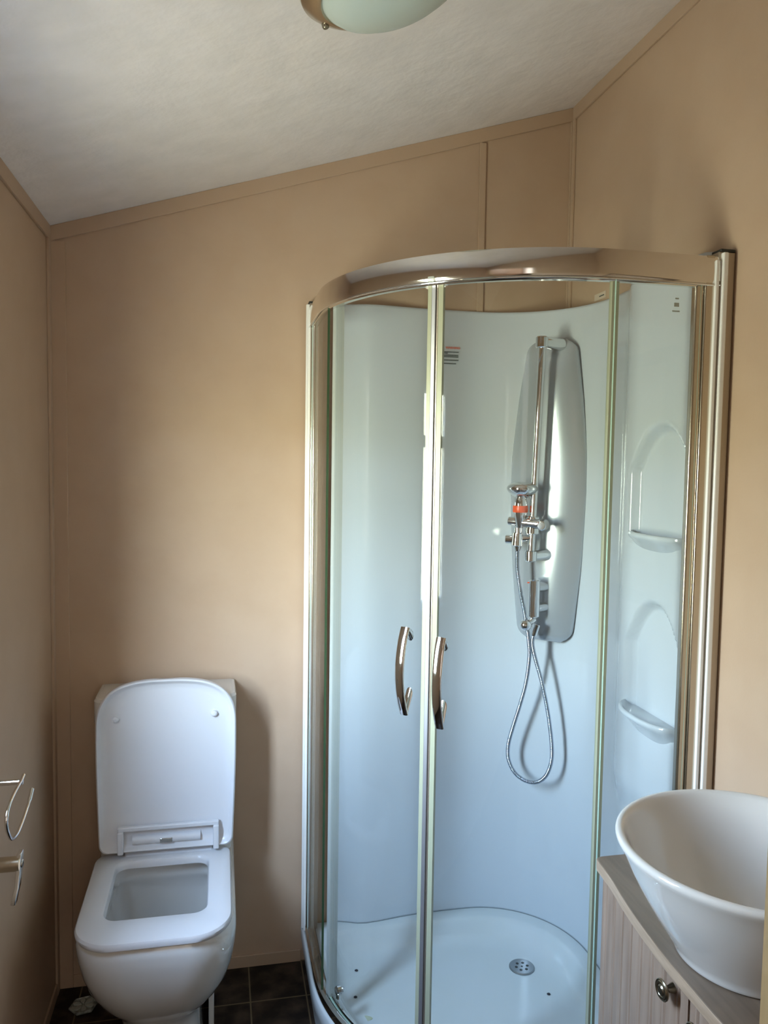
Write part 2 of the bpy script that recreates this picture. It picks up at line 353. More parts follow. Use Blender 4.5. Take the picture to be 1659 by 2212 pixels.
for u, v in ((-.129, .350), (.121, .354)):
    p = Vector(lidpt(u, v, .004)); q = Vector(lidpt(u, v, .013)) - p
    link('bumper', lathe(bmesh.new(), [(.0105, 0), (.0100, .003), (.0080, .005), (.0078, .011), (.004, .0145), (0, .015)], p, q, 24), M['plastic'], lid)
# hinge bracket of the lid: a bar with two arms
bm = bmesh.new()
box(bm, -.262, -.004, 2.056, 2.07, .528, .540); box(bm, -.262, -.247, 2.050, 2.07, .470, .530); box(bm, -.019, -.004, 2.050, 2.07, .466, .530)
link('lid_bracket', bm, M['plastic'], lid, bevel=.003)
# floor flange of the pan at its right side with a screw
link('side_panel', B(-.030, -.016, 2.0, 2.236, 0, .19), M['white'], to, bevel=.003)
link('fixing_screw', cyl(bmesh.new(), (-.028, 2.006, .158), (-.028, 1.996, .158), .004, n=16), M['chrome'], to, label='small chrome screw head')
# hexagonal dish on the floor
bm = bmesh.new(); c = Vector((-.366, 2.154, 0))
def hexr(r, z): return [(c.x + r * math.cos(math.radians(60 * i + 12)), c.y + r * .98 * math.sin(math.radians(60 * i + 12)), z) for i in range(6)]
loft(bm, [hexr(.034, 0), hexr(.038, .003), hexr(.038, .007), hexr(.034, .010), hexr(.032, .007), hexr(.012, .006)])
hx = thing('hexagonal_dish', 'small pale hexagonal dish with petal pattern on the dark floor beside the toilet', 'dish', (c.x, c.y, 0))
link('dish', bm, M['hexwhite'], hx, smooth=False, bevel=.001)
bm = bmesh.new()
for i in range(6):
    a = math.radians(60 * i + 42)
    pr = [(.004, 0), (.012, .006), (.024, .0065), (.030, 0), (.024, -.0065), (.012, -.006)]
    loft(bm, [[(c.x + p * math.cos(a) - q * math.sin(a), c.y + p * math.sin(a) + q * math.cos(a), z) for p, q in pr] for z in (.006, .0095)])
link('petals', bm, mat('frosted_petal', (.50, .53, .49), .25), hx, bevel=.001)
# ================================================================== ITEMS ON THE LEFT WALL
hx0 = -.362
rh = thing('toilet_roll_holder', 'empty chrome wire toilet roll holder on the left wall above the lever', 'toilet roll holder', (XL, 1.52, .895))
link('rose', cyl(bmesh.new(), (XL, 1.52, .895), (XL + .007, 1.52, .895), .020, ch=.002), M['chrome'], rh)
link('arm', cyl(bmesh.new(), (XL + .006, 1.52, .895), (hx0 + .002, 1.52, .895), .0055, ch=.001), M['chrome'], rh)
wp = [(hx0, 1.5320, 0.9030), (hx0, 1.5180, 0.9000), (hx0, 1.4980, 0.8990), (hx0, 1.4620, 0.8970), (hx0, 1.4300, 0.8910), (hx0, 1.4110, 0.8770), (hx0, 1.4130, 0.8540), (hx0, 1.4410, 0.8240), (hx0, 1.4760, 0.8150), (hx0, 1.5130, 0.8190), (hx0, 1.5450, 0.8270), (hx0, 1.5750, 0.8370), (hx0, 1.5950, 0.8490)]
link('wire_loop', tube(bmesh.new(), catmull(wp, 8), lambda i: .0032 if i < 88 else .0042, 12), M['chrome'], rh)
lv = thing('lever_handle', 'satin metal lever on a short round stem low on the left wall', 'handle', (XL, 1.60, .71))
ly, lz = 1.600, .698
link('rose', cyl(bmesh.new(), (XL, ly, lz), (XL + .016, ly, lz), .021, ch=.002), M['nickel'], lv)
link('stem', cyl(bmesh.new(), (XL + .015, ly, lz), (XL + .062, ly, lz), .0145, ch=.001), M['nickel'], lv)
bm = bmesh.new()
loft(bm, [[(XL + .060 + dx + a, ly + dy + b, lz + dz) for a, b in ((-.0045, -w_), (.0045, -w_), (.0045, w_), (-.0045, w_))] for dx, dy, dz, w_ in ((0, .010, .020, .010), (0, .006, .010, .013), (0, 0, -.012, .012), (-.001, -.010, -.040, .010), (-.004, -.018, -.056, .010), (-.006, -.020, -.070, .009))])
link('lever', bm, M['chrome'], lv, bevel=.002)
link('cap_screw', cyl(bmesh.new(), (XL + .0645, ly, lz), (XL + .0675, ly, lz), .008, ch=.001), M['chrome'], lv)
# ================================================================== SHOWER TRAY
AC = (.79, 2.0)
def outline(d, r1, r2, R):
    """tray outline inset by d; r1 small corners at the walls, r2 the back corner, R radius of the bow"""
    x0, y1, x1, y0 = .236 + d, D - .002 - d, XR - .002 - d, 1.446 + d
    pts = []
    def arc(cx, cy, r, a0, a1, n):
        for i in range(n + 1):
            a = math.radians(a0 + (a1 - a0) * i / n); pts.append((cx + r * math.cos(a), cy + r * math.sin(a)))
    arc(x0 + r1, y1 - r1, r1, 90, 180, 10)
    arc(x0 + R, y0 + R, R, 180, 270, 48)
    arc(x1 - r1, y0 + r1, r1, 270, 360, 10)
    arc(x1 - r2, y1 - r2, r2, 0, 90, 24)
    return pts
R0 = .554
bm = bmesh.new()
spec = [(.012, .004, .004, R0 - .012, 0), (.010, .004, .004, R0 - .01, .055), (.000, .004, .004, R0, .075), (0, .004, .004, R0, .108), (.003, .004, .004, R0 - .003, .113), (.008, .005, .005, R0 - .008, .115),
        (.052, .07, .24, R0 - .052, .115), (.058, .07, .24, R0 - .058, .112), (.064, .07, .24, R0 - .064, .104), (.074, .08, .25, R0 - .074, .080), (.086, .08, .25, R0 - .086, .068), (.105, .08, .25, R0 - .105, .062), (.13, .08, .24, R0 - .13, .060)]
loft(bm, [[(x, y, z) for x, y in outline(d, a, b2, R)] for d, a, b2, R, z in spec])
tr = thing('shower_tray', 'white quadrant shower tray with bowed front on the dark floor', 'shower tray', (.64, 1.85, 0))
link('basin', bm, M['tray'], tr, angle=50)
dx, dy = .845, 2.008
dr = link('drain', lathe(bmesh.new(), [(.036, .0605), (.036, .0625), (.033, .0645), (.026, .0635), (0, .0635)], (dx, dy, 0)), M['drain'], tr, label='round chrome drain cover with seven holes')
bm = bmesh.new()
for i in range(7):
    a = 2 * PI * i / 6; r = .0165 if i < 6 else 0
    rr = .0042 if i < 6 else .003
    lathe(bm, [(rr, .0630), (rr, .0640), (0, .0640)], (dx + r * math.cos(a), dy + r * math.sin(a), 0), n=16)
link('drain_holes', bm, M['dark'], dr)
def pxfloor(i): pass
bm = bmesh.new(); c0 = (.366, 1.885)
ol = [(c0[0] + (.016 + .005 * math.sin(3 * a + 1)) * math.cos(a), c0[1] + (.013 + .004 * math.sin(2 * a)) * math.sin(a)) for a in [2 * PI * i / 24 for i in range(24)]]
prism_z(bm, ol, .0601, .0609); link('stain', bm, M['smear'], tr, label='pale yellow residue')
for (sx_, sy_), lb in zip(((.377, 2.080), (.356, 1.972), (.874, 1.887)), ('dark speck near the left side of the tray floor, farther of two', 'dark speck near the left side of the tray floor, nearer of two', 'dark speck on the tray floor right of the drain')):
    tag(link('debris_speck', lathe(bmesh.new(), [(.003, .0602), (.0050, .0618), (.0025, .0640), (0, .0644)], (sx_, sy_, 0), n=12), M['dirt']), lb, 'speck', 'dark specks in the shower tray')
# ================================================================== SHOWER LINER (moulded white wall panel)
base = [(.318, 2.2425), (.345, 2.239), (.378, 2.228), (.405, 2.218), (.43, 2.215), (.47, 2.218), (.53, 2.227), (.60, 2.234), (.67, 2.236), (.745, 2.236)]
for i in range(1, 24):
    a = math.radians(90 - 90 * i / 24); base.append((.745 + .28 * math.cos(a), 1.956 + .28 * math.sin(a)))
base += [(1.025, 1.956), (1.025, 1.90), (1.024, 1.865), (1.020, 1.84), (1.010, 1.818), (1.000, 1.805), (.994, 1.79)]
yy = 1.78
while yy > 1.497: base.append((.992, yy)); yy -= .0075
base += [(.994, 1.490), (1.002, 1.484), (1.014, 1.480)]
path = [Vector(p) for p in base]
zs = []; z = .112
while z < 1.945: zs.append(z); z += .0085
zs.append(1.947)
def sm(t): t = max(0, min(1, t)); return t * t * (3 - 2 * t)
def niche(y, z):
    d = 0
    for zb, zt, yc, hw in ((1.310, 1.600, 1.630, .135), (.875, 1.185, 1.635, .125)):
        # arched recess: flat bottom zb, arch crown zt
        arch = zt - (zt - zb) * .42 * (abs(y - yc) / hw) ** 2.2 if abs(y - yc) < hw else -9
        side = (hw - abs(y - yc)) / .020
        top = (arch - z) / .022; bot = (z - zb) / .022
        d = max(d, sm(min(side, top, bot)))
    # soft rounded foot of the column
    return d
def colfade(z): return sm((z - .62) / .10)
bm = bmesh.new(); rows = []
for z in zs:
    row = []
    for p in path:
        x, y = p
        if y < 1.86 and x > .95:
            dx_ = 1.024 - x; x = 1.024 - dx_ * (.25 + .75 * colfade(z))
            x += .026 * niche(y, z) * colfade(z)
        row.append((x, y, z))
    rows.append(row)
V = [[bm.verts.new(p) for p in r] for r in rows]
for a, b2 in zip(V, V[1:]):
    for i in range(len(path) - 1): bm.faces.new((a[i], a[i + 1], b2[i + 1], b2[i]))
ln = thing('shower_liner', 'glossy white moulded wall panel lining the shower corner', 'shower wall panel', (.70, 2.236, .112))
lo = link('panel', bm, M['acrylic'], ln, angle=80)
# make sure the sheet thickens towards the walls
md = lo.modifiers.new('thick', 'SOLIDIFY'); md.thickness = .004; md.offset = 0
def shelf(z, yc, hw, out, dip):
    bm = bmesh.new(); n = 28
    def edge(s, o, zz):
        pts = []
        for i in range(n + 1):
            t = -1 + 2 * i / n
            pts.append((1.017 - (out + o) * (1 - abs(t) ** 2.6) ** .6 * 1.0, yc + t * (hw + s), zz - .0 * t))
        return pts
    layers = [edge(-.004, -.060, z - .070), edge(-.03, -.048, z - .055), edge(-.012, -.030, z - .034), edge(.0, -.010, z - .014), edge(.004, .0, z - .006), edge(.005, .002, z), edge(.004, .0, z + .005), edge(.0, -.005, z + .006), edge(-.004, -.010, z + .001), edge(-.010, -.018, z - .006)]
    L2 = []
    for l in layers: L2.append(l)
    V = [[bm.verts.new(p) for p in l] for l in L2]
    for a, b2 in zip(V, V[1:]):
        for i in range(n): bm.faces.new((a[i], a[i + 1], b2[i + 1], b2[i]))
    for l in (V[0], V[-1]):
        cv = bm.verts.new((1.0165, yc, l[0].co.z))
        for i in range(n): bm.faces.new((l[i], l[i + 1], cv))
        bm.faces.new((l[0], cv, l[n]))
    return bm
link('shelf', shelf(.908, 1.638, .124, .072, .01), M['acrylic'], ln, angle=60, label='lower moulded corner shelf')
link('shelf', shelf(1.335, 1.638, .126, .058, .01), M['acrylic'], ln, angle=60, label='upper moulded corner shelf')
# joint line between tray and liner
bm = bmesh.new()
sweep_plan(bm, [(p.x, p.y) for p in path if not (p.y < 1.86 and p.x > .95)], [(.002, .1135), (.002, .1155), (.0045, .1155), (.0045, .1135)])
link('sealant_line', bm, mat('grey_sealant', (.22, .25, .26), .6), ln)
# ================================================================== ENCLOSURE: frame, glass, doors
en = thing('shower_enclosure', 'curved quadrant shower enclosure of clear glass with polished rails', 'shower enclosure', (.64, 1.85, .115))
def rail_path(r, a0=None, a1=None, n=64):
    if a0 is not None:
        return [(AC[0] - r * math.cos(math.radians(a)), AC[1] - r * math.sin(math.radians(a))) for a in [a0 + (a1 - a0) * i / n for i in range(n + 1)]]
    return [(AC[0] - r, D - .02)] + rail_path(r, 0, 90, n) + [(XR - .02, AC[1] - r)]
RR = .535
# outward of travel direction (left end -> right end) is to the right-hand side: offset > 0 points to the room
ZB, ZT = .115, 1.872
bm = bmesh.new()
prof = [(.012, 1.876), (.0135, 1.882), (.0140, 1.90), (.0135, 1.920), (.011, 1.930), (.004, 1.932), (-.010, 1.931), (-.012, 1.925), (-.012, 1.874), (-.006, 1.868), (.006, 1.868)]
sweep_plan(bm, rail_path(RR), prof)
link('top_rail', bm, M['rail'], en, angle=30)
bm = bmesh.new()
sweep_plan(bm, rail_path(RR), [(.0135 + 0.0018 * math.cos(a), 1.8715 + 0.0018 * math.sin(a)) for a in [2 * PI * i / 10 for i in range(10)]])
link('rail_bead', bm, M['chrome'], en, label='bright bead along the lower edge of the top rail')
bm = bmesh.new()
sweep_plan(bm, rail_path(RR), [(.013, .1155), (.014, .120), (.012, .138), (.006, .143), (.003, .143), (.001, .128), (-.008, .128), (-.010, .140), (-.014, .140), (-.015, .1155)])
link('bottom_rail', bm, M['rail'], en, angle=30)
bm = bmesh.new()
sweep_plan(bm, rail_path(RR), [(-.015, .1155), (-.015, .124), (-.020, .122), (-.021, .1155)])
link('rail_gasket', bm, M['dark'], en, label='thin black gasket along the bottom rail')
def glass_sheet(pts, t, z0, z1, edge_mats=('glassedge', 'glassedge')):
    bm = bmesh.new(); rings = []
    P = [Vector(p) for p in pts]
    for i, p in enumerate(P):
        tt = (P[min(i + 1, len(P) - 1)] - P[max(i - 1, 0)]).normalized(); nn = Vector((tt.y, -tt.x)) * t / 2
        rings.append([(p.x + nn.x, p.y + nn.y, z0), (p.x + nn.x, p.y + nn.y, z1), (p.x - nn.x, p.y - nn.y, z1), (p.x - nn.x, p.y - nn.y, z0)])
    V = [[bm.verts.new(q) for q in r] for r in rings]
    for a, b2 in zip(V, V[1:]):
        for i in range(4):
            f = bm.faces.new((a[i], a[(i + 1) % 4], b2[(i + 1) % 4], b2[i])); f.material_index = 1 if i in (1, 3) else 0
    bm.faces.new(V[0]).material_index = 1; bm.faces.new(V[-1]).material_index = 2
    return bm
RF, RD = .541, .526
gx = AC[0] - RF; gy = AC[1] - RF
link('fixed_panel', glass_sheet([(gx, D - .075), (gx, 2.10)] + rail_path(RF, 0, 9.8, 12), .006, .128, 1.874), [M['glass'], M['glassedge'], M['darkedge']], en, angle=30)
fp = link('fixed_panel', glass_sheet([(.775, gy), (.86, gy), (.965, gy)], .006, .128, 1.874), [M['glass'], M['glassedge'], M['glassedge']], en, angle=30)
# etched safety mark on the right pane (too small to read)
bm = bmesh.new()
my = gy - .0036
box(bm, .906, .914, my - .0002, my, 1.839, 1.842); box(bm, .904, .915, my - .0002, my, 1.824, 1.832); box(bm, .900, .917, my - .0002, my, 1.8135, 1.8165)
link('etched_mark', bm, M['greyink'], fp, label='faint grey etched safety mark', smooth=False)
def arcblock(a0, a1, r0, r1, z0, z1, n=4):
    bm = bmesh.new()
    loft(bm, [[(AC[0] - r * math.cos(math.radians(a)), AC[1] - r * math.sin(math.radians(a)), z) for r, z in ((r0, z0), (r1, z0), (r1, z1), (r0, z1))] for a in [a0 + (a1 - a0) * i / n for i in range(n + 1)]])
    return bm
def handle(ang, parent, z0, z1):
    er = Vector((-math.cos(math.radians(ang)), -math.sin(math.radians(ang)), 0)); et = Vector((er.y, -er.x, 0)); o = Vector((AC[0], AC[1], 0)) + er * (RD + .003)
    H = z1 - z0; bm = bmesh.new()
    pts = catmull([Vector((r, z0 + t * H, 0)) for t, r in ((1.0, .020), (.85, .031), (.65, .039), (.45, .041), (.25, .036), (.10, .027), (0, .019))], 6)
    rings = []
    for i, p in enumerate(pts):
        f = i / (len(pts) - 1); w_ = .0112 - .0012 * f * f; th = .0042
        tg = (pts[min(i + 1, len(pts) - 1)] - pts[max(i - 1, 0)]).normalized(); nr = Vector((-tg.y, tg.x, 0))
        if nr.x < 0: nr = -nr
        ring = []
        for j in range(16):
            a = 2 * PI * j / 16; cx_ = math.copysign(abs(math.cos(a)) ** .6, math.cos(a)) * w_; cn = math.copysign(abs(math.sin(a)) ** .8, math.sin(a)) * th
            q = p + nr * cn; ring.append(o + er * q.x + Vector((0, 0, q.y)) + et * cx_)
        rings.append(ring)
    loft(bm, rings)
    for (za, zb, ra) in ((z0 + .004, z0 + .042, .018), (z1 - .003, z1 - .020, .019)):
        rr = []
        for k_ in range(2):
            q = [o + er * (ra if k_ == 0 else 0) + Vector((0, 0, za if k_ == 0 else zb))][0]
            hh = .004 if k_ == 0 else .013
            ww = .0085
            rr.append([q + et * ww * math.cos(a) + Vector((0, 0, hh * math.sin(a))) + er * 0 for a in [2 * PI * j / 16 for j in range(16)]])
        loft(bm, rr)
    return link('handle', bm, M['chrome'], parent, angle=60)
def roller(ang, z, parent):
    er = Vector((-math.cos(math.radians(ang)), -math.sin(math.radians(ang)), 0)); et = Vector((er.y, -er.x, 0)); c = Vector((AC[0], AC[1], z)) + er * (RD - .003)
    bm = cyl(bmesh.new(), c + et * .0, c - er * .013, .012, ch=.002)
    lathe(bm, [(.006, 0), (.0075, .003), (.004, .009), (0, .010)], c - er * .013, -er, 20)
    cyl(bm, c + Vector((0, 0, -.020)) - er * .006, c + Vector((0, 0, 0)) - er * .006, .006)
    return link('roller', bm, M['chrome'], parent)
dl = link('door', glass_sheet(rail_path(RD, 10.5, 47.6, 48), .006, .132, 1.876), [M['glass'], M['glassedge'], M['glassedge']], en, label='left curved sliding glass door', angle=30)
dr_ = link('door', glass_sheet(rail_path(RD, 50.0, 89.5, 48), .006, .132, 1.876), [M['glass'], M['glassedge'], M['glassedge']], en, label='right curved sliding glass door', angle=30)
link('seal_strip', arcblock(46.85, 47.9, RD - .005, RD + .005, .130, 1.878), M['seal'], dl, label='yellowed edge seal')
link('edge_profile', arcblock(47.9, 49.0, RD - .008, RD + .008, .130, 1.878), M['edge'], dl, bevel=.0015)
link('edge_profile', arcblock(49.08, 49.5, RD - .006, RD + .0055, .130, 1.878), M['satin'], dr_, bevel=.001)
link('seal_strip', arcblock(49.5, 50.7, RD - .005, RD + .005, .130, 1.878), M['seal'], dr_, label='yellowed edge seal')
link('trailing_seal', arcblock(88.1, 89.7, RD - .006, RD + .007, .130, 1.876), M['seal'], dr_, label='yellowed trailing seal')
link('trailing_seal', arcblock(10.0, 12.2, RD - .017, RD + .005, .130, 1.876), M['clearseal'], dl, label='milky white trailing seal')
handle(43.6, dl, .950, 1.142); handle(52.6, dr_, .935, 1.130)
for a, z in ((15.5, .165), (40, .165)): roller(a, z, dl)
for a, z in ((57, .165), (82, .165)): roller(a, z, dr_)
# catch block at the top where the doors meet
link('door_stop', arcblock(47.9, 49.3, RD + .0, RD + .026, 1.872, 1.884), M['clearseal'], en)
def mirror_pt(x, y): return (XR - (D - y), D - (XR - x))
def prof_box(x0, x1, y0, y1, z0, z1, left):
    if left:
        a = mirror_pt(x0, y0); b2 = mirror_pt(x1, y1); return B(min(a[0], b2[0]), max(a[0], b2[0]), min(a[1], b2[1]), max(a[1], b2[1]), z0, z1)
    return B(x0, x1, y0, y1, z0, z1)
for left in (False, True):
    wp_ = link('wall_profile', prof_box(1.000, XR - .0015, 1.452, 1.490, .116, 1.940, left), M['satin'], en, bevel=.0015, label=('left' if left else 'right') + ' upright wall profile')
    link('stile', prof_box(.972, .995, 1.453, 1.476, .116, 1.932, left), M['stile'], wp_, bevel=.003)
    link('stile', prof_box(.953, .973, 1.457, 1.474, .116, 1.930, left), M['stile'], wp_, bevel=.004, bseg=3)
    link('white_strip', prof_box(.9915, .9995, 1.447, 1.458, .118, 1.922, left), M['enamel'], wp_, bevel=.002)
    link('white_strip', prof_box(1.005, 1.0175, 1.443, 1.458, .118, 1.938, left), M['enamel'], wp_, bevel=.003)
    link('end_cap', prof_box(1.003, XR - .002, 1.450, 1.488, 1.940, 1.946, left), M['dark'], wp_, bevel=.002)
# ================================================================== SILVER SHOWER UNIT IN THE CORNER
dn = Vector((-1, -1, 0)).normalized(); du = Vector((1, -1, 0)).normalized()   # towards the room, to the right
Ssum = XR + D
def dg(u, z, s):   # point at diagonal distance measured as x + y = XR + D - s
    c = Vector(((Ssum - s) / 2 + (XR - D) / 2, (Ssum - s) / 2 - (XR - D) / 2, z)); return c + du * u
S0 = .235
su = thing('shower_column', 'tall silver curved shower panel with chrome riser rail in the shower corner', 'shower panel', dg(.015, .985, S0))
us, UC = [], .016
def plate_half(z):
    t = (z - .985) / (1.853 - .985)
    pts = [(0, .080), (.06, .088), (.25, .106), (.5, .1175), (.62, .115), (.8, .098), (.95, .078), (1, .072)]
    for (a, va), (b2, vb) in zip(pts, pts[1:]):
        if a <= t <= b2: f = (t - a) / (b2 - a); return va + (vb - va) * f
    return .07
def plate_outline(ins):
    raw = []
    N_ = 40
    z0, z1 = .985 + ins, 1.853 - ins
    right = []
    for i in range(N_ + 1):
        z = z0 + (z1 - z0) * i / N_; h = plate_half(z) - ins
        rc = .034
        dd = min(z - z0, z1 - z)
        if dd < rc: h -= rc - math.sqrt(max(0, rc * rc - (rc - dd) ** 2))
        right.append((h, z))
    # finer samples for the corners
    right = []
    zs_ = [z0 + .034 * (1 - math.cos(PI / 2 * i / 8)) for i in range(9)] + [z0 + .034 + (z1 - z0 - .068) * i / 24 for i in range(1, 24)] + [z1 - .034 * (1 - math.cos(PI / 2 * (8 - i) / 8)) for i in range(9)]
    for z in zs_:
        h = plate_half(z) - ins; dd = min(z - z0, z1 - z)
        if dd < .034: h -= .034 - math.sqrt(max(0, .034 ** 2 - (.034 - dd) ** 2))
        right.append((h, z))
    pts = [(h, z) for h, z in right] + [(-h, z) for h, z in right[::-1]]
    # slightly bowed ends
    return [(u, z + (.006 * (1 - (u / .08) ** 2) * (1 if z > 1.4 else -1) if (z < z0 + .002 or z > z1 - .002) else 0)) for u, z in pts]
bm = bmesh.new(); rr_ = [p for p in plate_outline(0)]
half = rr_[:len(rr_) // 2]; NT = 28; rows = []
for h, z in half:
    dd = min(z - half[0][1], half[-1][1] - z); e = min(1, max(0, dd) / .018) ** .5; row = []
    for i in range(NT + 1):
        t = math.sin(PI / 2 * (-1 + 2 * i / NT)); ed = (1 - abs(t) ** 10) ** .5 if abs(t) < 1 else 0
        row.append(dg(UC + h * t, z, S0 + .003 + e * ed * (.008 + .0275 * (1 - t * t) * min(1, .25 + dd / .10))))
    rows.append(row)
V = [[bm.verts.new(p) for p in r_] for r_ in rows]
for a, b2 in zip(V, V[1:]):
    for i in range(NT): bm.faces.new((a[i], a[i + 1], b2[i + 1], b2[i]))
loop = V[0] + [r_[-1] for r_ in V[1:-1]] + V[-1][::-1] + [r_[0] for r_ in V[1:-1]][::-1]
bk = [bm.verts.new(v.co - dn * .032) for v in loop]
for i in range(len(loop)): bm.faces.new((loop[i], loop[(i + 1) % len(loop)], bk[(i + 1) % len(loop)], bk[i]))
link('back_plate', bm, M['silver'], su, angle=60)
SF = S0 + .034      # x+y measure at the plate's face (0.024 m * sqrt 2)
RL = .322
def P_(u, z, s): return dg(u + .014 * max(0, min(1, (z - .97) / .08)), z, s) if z > 0 else dg(u + .014, z, s)
us_ = -.002
rail = link('riser_rail', cyl(bmesh.new(), P_(.006, 1.845, RL + .03), P_(-.012, 1.235, RL + .03), .0105), M['chrome'], su)
def bracket(u, z, name, dr=1):
    bm = cyl(bmesh.new(), P_(u, z - .016, RL + .03), P_(u, z + .016, RL + .03), .0175, ch=.003)
    p = P_(u, z, RL + .03); q = P_(u + .028, z, S0 + .01)
    sd_ = (q - p); cyl(bm, p + Vector((0, 0, 0)), q, .013, .019, ch=.002)
    return link(name, bm, M['chrome'], su)
bracket(.004, 1.838, 'rail_bracket'); bracket(-.012, 1.238, 'rail_bracket')
# slider and hand-shower holder on the rail
bm = cyl(bmesh.new(), P_(-.010, 1.300, RL + .03), P_(-.009, 1.352, RL + .03), .0205, ch=.003)
cyl(bm, P_(-.075, 1.336, RL + .055), P_(.018, 1.331, RL + .045), .0125, .0145, ch=.002)
link('slider', bm, M['chrome'], su)
kn = link('slider_knob', cyl(bmesh.new(), P_(.026, 1.330, RL + .030), P_(.030, 1.328, RL + .078), .0155, .0135, ch=.003), M['chrome'], su)
bm = cyl(bmesh.new(), P_(-.082, 1.283, RL + .060), P_(-.052, 1.283, RL + .050), .0125, ch=.002)
cyl(bm, P_(-.048, 1.266, RL + .055), P_(-.046, 1.304, RL + .055), .017, .015, ch=.002); cyl(bm, P_(-.05, 1.285, RL + .05), P_(-.012, 1.290, RL + .03), .010)
link('handset_cradle', bm, M['chrome'], su)
# mixer valve: upright cylinder with lever below, on two roses
VZ0, VZ1, VU = 1.060, 1.170, -.004
link('mixer_valve', cyl(bmesh.new(), P_(VU, VZ0, RL + .01), P_(VU, VZ1, RL + .01), .0165, ch=.0035), M['chrome'], su)
link('valve_rose', cyl(bmesh.new(), P_(VU + .004, 1.145, RL), P_(VU + .012, 1.145, S0 + .028), .0125, .0165), M['chrome'], su)
link('valve_rose', cyl(bmesh.new(), P_(VU + .004, 1.085, RL), P_(VU + .012, 1.085, S0 + .028), .0125, .0165), M['chrome'], su)
bm = lathe(bmesh.new(), [(0, -.017), (.008, -.0155), (.014, -.010), (.017, 0), (.014, .010), (.008, .0155), (0, .017)], P_(-.016, 1.040, RL + .045), (1, 0, 0), 24)
cyl(bm, P_(-.014, 1.040, RL + .04), P_(VU, 1.055, RL + .01), .010)
link('valve_lever', bm, M['chrome'], su)
link('hose_outlet', cyl(bmesh.new(), P_(.010, 1.042, RL + .012), P_(.006, 1.008, RL + .012), .0095, .008, ch=.001), M['chrome'], su)
link('indicator_dot', cyl(bmesh.new(), P_(-.018, 1.160, RL + .022), P_(-.0205, 1.160, RL + .026), .0022, n=12), M['red'], su, label='tiny red hot water dot')
# hand shower with hose
hs = thing('hand_shower', 'chrome mushroom-shaped hand shower with ribbed hose looped below the silver panel', 'hand shower', P_(-.043, 1.30, RL + .055))
HS = RL + .055
link('head', lathe(bmesh.new(), [(.010, 1.400), (.016, 1.404), (.027, 1.410), (.038, 1.418), (.043, 1.426), (.0435, 1.431), (.041, 1.437), (.032, 1.443), (.016, 1.448), (0, 1.449)], P_(-.036, 0, HS)), M['chrome'], hs)
link('neck', lathe(bmesh.new(), [(.009, 1.318), (.013, 1.330), (.0165, 1.345), (.019, 1.358), (.020, 1.380), (.018, 1.398), (.012, 1.408)], P_(-.040, 0, HS)), M['chrome'], hs)
link('temperature_band', lathe(bmesh.new(), [(.0205, 1.362), (.0215, 1.365), (.0215, 1.378), (.0205, 1.381)], P_(-.040, 0, HS)), M['red'], hs, label='red orange band')
link('cone', lathe(bmesh.new(), [(.0075, 1.252), (.0105, 1.262), (.0120, 1.285), (.0115, 1.318)], P_(-.045, 0, HS)), M['chrome'], hs)
hp = [P_(-.046, 1.262, HS), P_(-.044, 1.20, HS), P_(-.036, 1.135, HS - .01), P_(-.022, 1.060, HS - .02), P_(-.006, .998, HS - .035), P_(-.001, .945, HS - .05), P_(-.012, .865, HS - .06), P_(-.030, .795, HS - .065), P_(-.054, .715, HS - .07),
      P_(-.066, .662, HS - .07), P_(-.064, .620, HS - .07), P_(-.044, .585, HS - .07), P_(-.010, .568, HS - .07), P_(.026, .572, HS - .07), P_(.054, .598, HS - .07), P_(.069, .645, HS - .07), P_(.068, .700, HS - .07), P_(.055, .782, HS - .07), P_(.034, .868, HS - .07), P_(.012, .945, HS - .06), P_(.004, .985, HS - .05), P_(.006, 1.012, RL + .012)]
cp = catmull(hp, 60)
# even out the spacing so the rings of the hose are regular
d_ = [0]
for a, b2 in zip(cp, cp[1:]): d_.append(d_[-1] + (b2 - a).length)
tot = d_[-1]; step = .00115; even = []; j = 0; s = 0
while s < tot:
    while d_[j + 1] < s: j += 1
    f = (s - d_[j]) / max(1e-9, d_[j + 1] - d_[j]); even.append(cp[j].lerp(cp[j + 1], f)); s += step
link('hose', tube(bmesh.new(), even, lambda i: .0062 if i % 4 < 2 else .0050, 12), mat('ribbed_steel_hose', (.40, .45, .52), .2, 1), hs, angle=60, label='ribbed metal hose')
# ================================================================== LABELS ON THE LINER AND THE WALL
lb = thing('warning_label', 'small printed notice with red heading on the white shower wall', 'label', (.653, 2.229, 1.815))
ly_ = 2.2305
bm = bmesh.new()
def word_line(bm, x0, x1, z, h, slope=-.0):
    x = x0
    while x < x1 - .001:
        w_ = min(random.uniform(.003, .009), x1 - x); box(bm, x, x + w_, ly_ - .0004, ly_ + .004, z, z + h); x += w_ + .0007
for z, x0, x1 in ((1.8295, .622, .643), (1.8245, .622, .687), (1.8205, .622, .654), (1.8150, .620, .687), (1.8105, .620, .687), (1.8070, .620, .625), (1.8005, .620, .687), (1.7965, .620, .624), (1.7905, .622, .680)):
    word_line(bm, x0, x1, z, .0018)
link('print', bm, M['ink'], lb, smooth=False, label='lines of dark small print')
fc = bpy.data.curves.new('heading', 'FONT'); fc.body = 'WARNING'; fc.size = .0092; fc.extrude = .0003; fc.offset = .0002
fo = bpy.data.objects.new('heading_source', fc); col.objects.link(fo); bpy.context.view_layer.update()
me = bpy.data.meshes.new_from_object(fo); bpy.data.objects.remove(fo)
me.transform(Matrix.Translation((.647, ly_ + .0005, 1.8345)) @ Matrix.Rotation(PI / 2, 4, 'X')); me.materials.clear(); me.materials.append(M['redink'])
